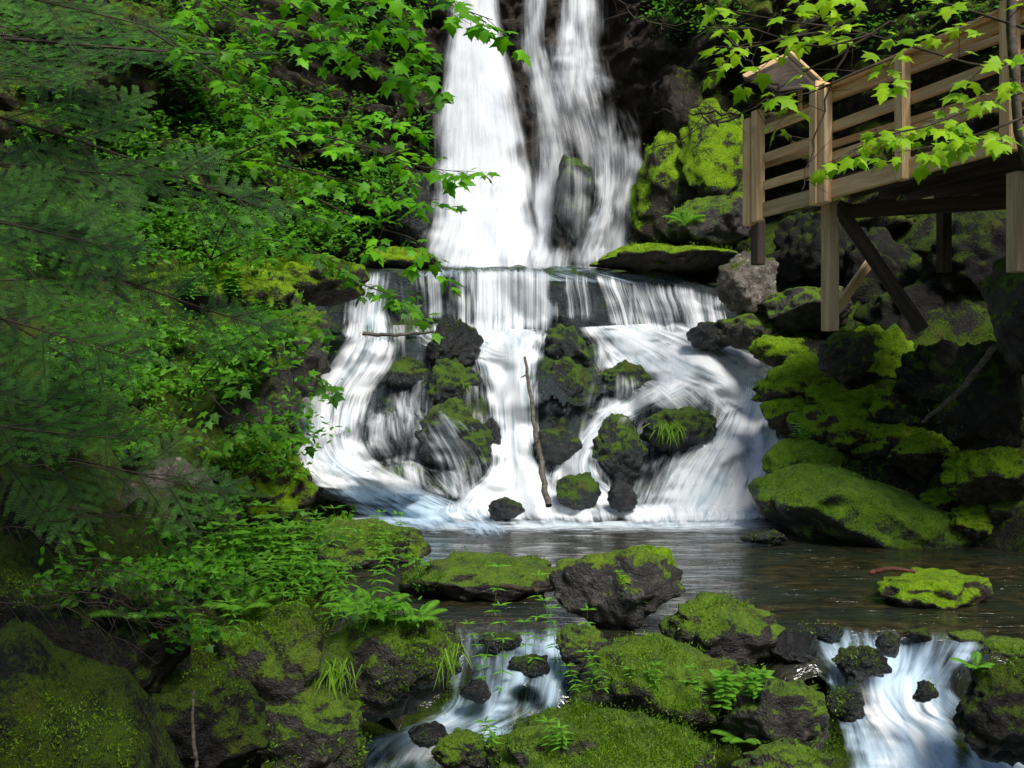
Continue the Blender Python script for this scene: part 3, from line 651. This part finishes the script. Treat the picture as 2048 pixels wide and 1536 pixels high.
maple('maple_branch','maple branch with bright leaves in the upper left above the green slope',
  [S((360,-60,5),(460,20,4.9),(560,60,4.9),(650,90,4.8)),S((330,-40,5.3),(400,60,5.2),(470,120,5.1),(560,170,5)),S((300,60,5.5),(420,140,5.4),(520,200,5.4),(620,215,5.3))],ls=.068,twn=9,tw=.36,sp=.065)
maple('maple_branch','maple sapling branch with leaves reaching in front of the waterfall foot',
  [S((430,330,6.6),(580,270,6.3),(720,290,6),(830,330,5.8),(930,345,5.7)),S((560,330,6.4),(680,360,6.2),(780,390,6),(880,400,5.8)),S((520,240,6.6),(640,235,6.4),(760,240,6.2),(810,250,6.1)),S((640,400,6.2),(740,450,6),(830,480,5.9),(870,530,5.8))],mat='maple',ls=.074,twn=9,tw=.34,sp=.065)
maple('maple_sapling','leafy sapling on the left slope below the reaching maple branch',
  [S((420,520,8),(470,420,7.8),(560,400,7.6),(640,430,7.4)),S((420,520,8),(380,400,7.9),(430,320,7.8),(500,300,7.7)),S((420,520,8),(520,480,7.6),(620,500,7.3),(700,540,7.2)),S((700,560,7.4),(780,590,7.3),(830,615,7.2))],mat='under',ls=.085,twn=7,tw=.45)
maple('maple_sapling','small leafy sapling leaning over the left edge of the lower falls',
  [S((400,760,8.5),(470,690,8.3),(560,650,8.1),(640,660,8)),S((400,760,8.5),(480,760,8.2),(570,740,8),(650,760,7.9)),S((400,760,8.5),(460,830,8.2),(540,850,8),(600,880,7.9))],mat='under',ls=.08,twn=7,tw=.4)
maple('maple_tree','maple tree with pale green leaves hanging from the top right over the platform',
  [S((2060,120,4.2),(1960,130,4.1),(1850,100,4),(1700,60,3.9),(1560,40,3.8),(1450,20,3.8)),S((2060,60,4.3),(1900,10,4.1),(1750,-20,4),(1600,-20,3.9)),S((1800,110,4.0),(1700,150,3.95),(1620,185,3.95),(1530,200,3.9)),S((1700,60,3.9),(1600,70,3.85),(1520,90,3.8),(1460,100,3.8))],mat='maple_light',ls=.064,twn=7,tw=.26,sp=.06,trunk=([P(2300,1100,5.0),P(2130,600,4.6),P(2036,260,4.3),P(2022,60,4.25),P(2030,-300,4.2)],.022,.016,8),bark='twig')
maple('maple_branch','low hanging branch of pale translucent leaves in front of the platform rails',
  [S((2060,180,4.1),(1960,210,4.05),(1860,250,4),(1760,275,3.95),(1680,320,3.9)),S((2060,230,4.1),(1980,260,4),(1900,285,4),(1820,300,3.95))],mat='maple_light',ls=.058,twn=15,tw=.2,droop=.9,sp=.05)
tw=Batch()
for st in (S((1760,60,4),(1600,150,4),(1480,230,4),(1290,300,4)),S((1480,230,4),(1400,225,4),(1310,225,4.1)),S((1560,180,4),(1500,130,4),(1440,60,4),(1410,20,4)),S((1700,90,4),(1660,180,4),(1620,300,4),(1600,380,4)),S((1480,230,4),(1430,250,4),(1380,210,4)),S((1330,60,4.3),(1260,20,4.3),(1200,-20,4.3)),S((1790,50,3.9),(1640,90,3.9),(1500,60,3.9),(1320,40,3.9))):
    C_=bez(st,16)+rng.normal(size=(16,3))*.006; tw.tube(C_,.005,.0015,5)
    for i in range(3,15,2):
        q=C_[i]+norm(rng.normal(size=3)*[1,.3,1])*.10; tw.tube([C_[i],q],.0018,.0008,3)
r_=empty('bare_branch',tuple(P(1760,60,4)),'leafless dark twiggy branch reaching left from the pale maple above the rocks','branch'); tw.build('twigs','twig',r_,True)
tw=Batch()
for i in range(14):
    x0=random.uniform(-60,160); y0=random.uniform(900,1220); Y0=random.uniform(4.0,4.6); l=random.uniform(200,420)
    C_=bez(S((x0,y0,Y0),(x0+l*.5,y0+random.uniform(-20,50),Y0),(x0+l,y0+random.uniform(10,90),Y0)),12)+rng.normal(size=(12,3))*.008; tw.tube(C_,.0025,.001,4)
    for k in range(2,12):
        for s in (1,-1):
            q=C_[k]+norm(np.array([.6,random.uniform(-.4,.4),s*.7])+rng.normal(size=3)*.2)*random.uniform(.05,.16); tw.tube([C_[k],q],.0012,.0006,3)
r_=empty('dead_branch',tuple(P(0,1000,5)),'tangle of dead brown fir twigs at the left edge above the dark boulder','branch'); tw.build('twigs','twig',r_,True)
root=empty('maple_tree',(-1.7,-1.2,-.2),'unseen broadleaf tree added behind the viewpoint to shade the near left bank','tree')  # out-of-view tree, added to cast shade on the near left bank
tb=Batch(); tb.tube([(-1.7,-1.2,-.4),(-1.6,-1.0,2.5),(-1.2,-.2,4.6),(-.7,.7,6.2)],.13,.03,10)
for a in range(9):
    an=a*.7; q=(-.7+1.9*math.cos(an),.6+1.5*math.sin(an),6.2+.4*math.sin(a*2.1)); tb.tube([(-1.0,.1,5.2),((-1.0+q[0])/2,(.1+q[1])/2,6.0),q],.03,.006,6)
tb.build('trunk','bark',root,True)
cb=Batch(); n=3600; v=rng.normal(size=(n,3)); v=norm(v)*(rng.random((n,1))**.4); pos=np.array([-.9,.45,6.2])+v*[2.1,1.65,.8]
cl=np.array([noise.noise(Vector(p)*1.3) for p in pos]); pos=pos[cl>-.13]; n=len(pos)
cb.add(MAPLE,pos,rng.normal(size=(n,3))*[1,1,.4],rng.normal(size=(n,3))*.4+[0,0,1],rng.uniform(.10,.17,n),rng.random(n)); cb.build('shade_crown','maple',root)
# ---------------------------------------------------------------- undergrowth (stuff)
U=Batch()
def scatter(n,poly,fn):
    W=np.array([p[4] for p in poly],float); W/=W.sum()
    for i in range(n):
        p=poly[rng.choice(len(poly),p=W)]; px=rng.uniform(p[0],p[2]); py=rng.uniform(p[1],p[3]); h,nr=hit(px,py)
        if nr.y>0: nr=-nr
        fn(px,py,h,nr)
def clump(px,py,h,nr):
    if noise.noise(Vector((px*.006,py*.009,3)))<-.08: return
    n=rng.integers(7,16); sz=rng.uniform(.05,.11); out=norm(np.array([nr.x,min(nr.y,-.2),max(nr.z,.0)+.5]))
    L_=rng.uniform(.15,.5); tip=np.array(h)+out*L_; tt=rng.random()
    if h.y<10: sz*=.6; L_*=.5; tip=np.array(h)+out*L_
    if h.z<.02: return
    U.tube([h,tuple(tip)],.004,.002,3,.1)
    pos=tip+rng.normal(size=(n,3))*[.13,.10,.05]*(.55 if h.y<10 else 1)
    f=rng.normal(size=(n,3))*[1,.6,.25]+[0,-.3,-.2]
    U.add(MAPLE if rng.random()<.35 else OVAL,pos,f,rng.normal(size=(n,3))*.3+[0,-.4,1],sz*rng.uniform(.7,1.2,n),np.clip(tt*.7+rng.random(n)*.4-.05,0,1))
scatter(3300,[(330,0,860,200,1.5),(250,200,830,500,5),(200,480,700,560,.7),(0,0,400,600,1.6),(100,640,500,950,1.8),(440,640,600,960,.8),(380,1000,640,1230,.9),(560,1150,860,1260,.35),(150,1120,480,1300,.5),(1300,0,1500,90,.25),(1700,0,2048,120,.3)],clump)
tag(U.build('undergrowth','under'),'dense mixed leafy plants covering the left slope','undergrowth',kind='stuff')
MF=Batch()
def fuzz(px,py,h,nr):
    if h.z<.03 and h.y>7.4: return
    if nr.z<.15: return
    if 1095<px<1290 and 1080<py<1260: return
    nz=noise.noise(h*2.1)
    if nz+.6*nr.z<.36: return
    if px<450 and (rng.random()<.5 or nz<.05): return
    n=7; s=.005*h.y**.6*rng.uniform(.7,1.5)
    f=rng.normal(size=(n,3))*.7+np.array(nr)+[0,0,.3]
    MF.add((NEED[0]*[2.0,1,1],NEED[1]),np.array(h)+rng.normal(size=(n,3))*.012*h.y**.5*.6,f,rng.normal(size=(n,3)),s*rng.uniform(.6,1.3,n),np.clip(.3+nz*1.2+.5*rng.random(n),0,1))
scatter(26000,[(0,1150,960,1536,4),(1120,1190,1750,1536,2.0),(1500,650,2048,1090,2.2),(780,1080,1370,1190,.5),(960,1400,1420,1536,1),(200,520,700,620,.6),(1240,250,1500,540,.7),(400,880,850,1160,.8),(1850,1290,2048,1536,.6)],fuzz)
tag(MF.build('moss','mossfuzz'),'fuzzy moss cushions on the rocks and banks','moss',kind='stuff')
# ---------------------------------------------------------------- ferns, herbs, grasses
def frond(b,base,dir_,L_):
    n=18; ts=np.linspace(0,1,n); d=norm(np.array(dir_)); pts=np.array([np.array(base)+d*L_*t+np.array([0,0,1])*(.45*L_*t-.6*L_*t*t) for t in ts])
    b.tube(pts,.0025,.001,3,.3)
    tg=norm(np.gradient(pts,axis=0)); sd=norm(np.cross(tg,[0,0,1.]))
    for i in range(2,n):
        w=L_*.26*math.sin(math.pi*min(1,(.12+.88*(1-ts[i]))**.8))*(.5+.5*(1-ts[i]))+.008
        for s in (1,-1):
            for q in (pts[i],(pts[i]+pts[i-1])/2):
                b.add((LANCE[0]*[.7,1,1],LANCE[1]),q,sd[i]*s+tg[i]*.35+[0,0,-.1],[0,-.3,1],w,rng.uniform(.4,.9))
def fern(px,py,label,n=6,L_=.3):
    h,_=hit(px,py); root=empty('fern',tuple(h),label,'fern')
    for i in range(n):
        a=2*math.pi*i/n+random.random()*.6
        b=Batch(); frond(b,h,(math.cos(a),math.sin(a)*.8-.2,.55),L_*random.uniform(.8,1.15)); b.build('frond','herb',root)
fern(740,1240,'bright fern on the mossy mound above the left foreground stream',9,.27)
fern(830,1250,'smaller fern right of the bright fern on the left mound',7,.2)
fern(480,1230,'fern beside the top of the tall rounded boulder on the left bank',7,.24)
fern(280,1250,'lowest fern on the shaded left bank near the dark corner boulder',7,.22)
fern(1490,1490,'yellow green fern at the bottom edge right of centre',8,.2)
fern(1370,450,'bright fern growing on the rock face behind the platform corner',7,.4)
fern(550,480,'hanging fern on the left slope under the saplings',6,.45)
fern(420,300,'upper fern among the saplings on the left slope',6,.45)
fern(1950,1340,'small fern on the dark lower right boulder',5,.14)
def herb(px,py,hp,label,n=1,mat='herb',ls=.07,tpl=LANCE,group=None):
    h,_=hit(px,py); root=empty('leafy_herb',tuple(h),label,'plant',group)
    lf=Batch(); k=K*h.y
    for s in range(n):
        H=hp*k*random.uniform(.6,1); lean=np.array([random.uniform(-.3,.3),random.uniform(-.2,.05),1.])*H
        b=np.array(h)+rng.normal(size=3)*[.015*math.sqrt(hp),.04,0]; pts=[b+lean*t+np.array([.03*math.sin(t*3),0,0]) for t in np.linspace(0,1,8)]
        st=Batch(); st.tube(pts,.0022,.001,4); st.build('stem','grass',root)
        for i in range(2,8):
            m=3 if i<7 else 5; a0=random.random()*6
            for j in range(m):
                a=a0+j*2*math.pi/m; f=[math.cos(a),math.sin(a)*.7-.15,.45 if i==7 else .1]
                lf.add(tpl,pts[i],f,[0,-.3,1],ls*random.uniform(.7,1.1),random.uniform(.3,1))
    lf.build('leaves',mat,root)
herb(1000,1440,310,'tall thin stemmed plant rising in front of the left foreground cascade',4,ls=.075)
herb(1050,1400,220,'shorter leafy plant in front of the left foreground cascade',5,ls=.07)
herb(1180,1400,100,'small plant on the broad dark boulder between the cascades',4,ls=.06)
herb(1310,1215,75,'small plant growing on the angular pool boulder',3,ls=.05)
herb(1235,1250,60,'tiny plant at the foot of the angular pool boulder',2,ls=.05)
herb(1330,1400,80,'lone seedling low on the broad dark boulder',3,ls=.055)
herb(1430,1425,90,'wide leaved plant beside the middle dark rock',4,ls=.08,tpl=OVAL)
herb(1500,1400,70,'plant with dark leaves at the left of the right foreground cascade',3,ls=.07,tpl=OVAL)
herb(640,1260,170,'leafy plants on top of the tall rounded boulder on the left bank',8,ls=.07)
herb(560,1160,150,'leafy plants beside the pool end on the left bank',9,ls=.08)
herb(730,1140,120,'plants leaning over the left end of the pool',7,ls=.08)
herb(500,1150,150,'tangle of pale leaved plants behind the tall rounded boulder',8,ls=.08,tpl=OVAL)
herb(600,1200,110,'low leafy plants between the tall rounded boulder and the left mound',8,ls=.07)
herb(1040,1500,80,'seedling with bright leaves on the huge bottom boulder',3,ls=.06)
herb(380,1290,90,'small sprig low on the dark left bank',3,ls=.06)
herb(430,600,60,'bright broad leaved seedling on the left moss ledge',4,ls=.16,tpl=MAPLE)
herb(1590,880,40,'tiny sprig on the green slab edge',2,ls=.1)
def grass(px,py,n,L_,label,drop=.6):
    h,_=hit(px,py); b=Batch(); pos=np.array(h)+rng.normal(size=(n,3))*[.1*L_*3,.04,.02]
    f=rng.normal(size=(n,3))*[.5,.3,.3]+[0,-.6,.5-drop]
    b.add(BLADE,pos,f,rng.normal(size=(n,3))*.3+[0,-.2,1],L_*rng.uniform(.5,1.1,n),rng.random(n))
    o=b.build('grass_tuft','grass'); tag(o,label,'grass')
grass(1340,850,80,.3,'bright grass tuft hanging from the mossy rock in the cascade',1.2)
grass(930,765,30,.22,'small grass tuft on the mossy rock under the black cascade rock',.9)
grass(660,1330,120,.2,'grass hanging over the tall rounded boulder on the left bank',1.2)
grass(880,1300,60,.2,'grass blades hanging at the right end of the left mound',1.3)
grass(1920,1330,50,.12,'short grass on the dark lower right boulder',.6)
# ---------------------------------------------------------------- sticks
def stick(name,label,pts,r0,r1,mat='bark',cat='stick',knots=4):
    b=Batch(); C_=bez(pts,20)+rng.normal(size=(20,3))*r0*.2; b.tube(C_,r0,r1,8)
    for i in range(knots):
        k=random.randrange(2,18); b.tube([C_[k],C_[k]+norm(rng.normal(size=3))*r0*2.4],r0*.3,r0*.15,4)
    root=empty(name,tuple(C_[0]),label,cat); b.build('stem',mat,root,True); return root
stick('dead_stick','thin dead stick leaning upright against the centre of the cascade',[P(1097,1010,13.7),P(1078,900,14.1),P(1062,800,14.6),P(1050,715,14.9)],.042,.018)
stick('dead_stick','short dead stick lying level across the top of the left cascade',[P(725,668,15.7),P(790,670,15.6),P(865,664,15.5)],.03,.018)
stick('fallen_branch','dead fallen branch leaning down the right bank below the platform',[P(1990,690,11.1),P(1920,780,11.4),P(1845,845,11.8)],.035,.02)
stick('driftwood','dark stick lying in the water left of the angular pool boulder',[P(1005,1172,8.5),P(1060,1182,8.3),P(1120,1178,8.1)],.025,.012,'wood_dark')
stick('driftwood','red rotten wood lying on the low rock in the right pool',[P(1740,1146,8.75),P(1780,1138,8.7),P(1830,1142,8.7)],.022,.012,'redwood',knots=0)
stick('dead_twig','thin vertical dead twig in front of the dark lower left bank',[P(395,1536,4.2),P(385,1460,4.2),P(388,1380,4.2)],.009,.005)
# ---------------------------------------------------------------- camera, light
cam=bpy.data.cameras.new('camera'); co=bpy.data.objects.new('camera',cam); COL.objects.link(co); co.location=(0,0,CZ); co.rotation_euler=(math.pi/2,0,0)
cam.lens=40; cam.sensor_width=36; cam.clip_end=300; cam.clip_start=.05; SC.camera=co
w=bpy.data.worlds.new('World'); SC.world=w; w.use_nodes=True; nt=w.node_tree
sk=nt.nodes.new('ShaderNodeTexSky'); sk.sky_type='NISHITA'; sk.sun_disc=False; sk.sun_elevation=math.radians(50); sk.sun_rotation=math.radians(155)
bg=nt.nodes['Background']; nt.links.new(sk.outputs[0],bg.inputs[0]); bg.inputs[1].default_value=.15
sl=bpy.data.lights.new('sun','SUN'); sl.energy=4.5; sl.angle=math.radians(20); sl.color=(1,.96,.88)
so=bpy.data.objects.new('sun',sl); COL.objects.link(so); so.rotation_euler=(math.radians(40),0,math.radians(25)); so.location=(3,-5,10)
SC.view_settings.view_transform='Standard'; SC.view_settings.look='None'; SC.view_settings.exposure=0
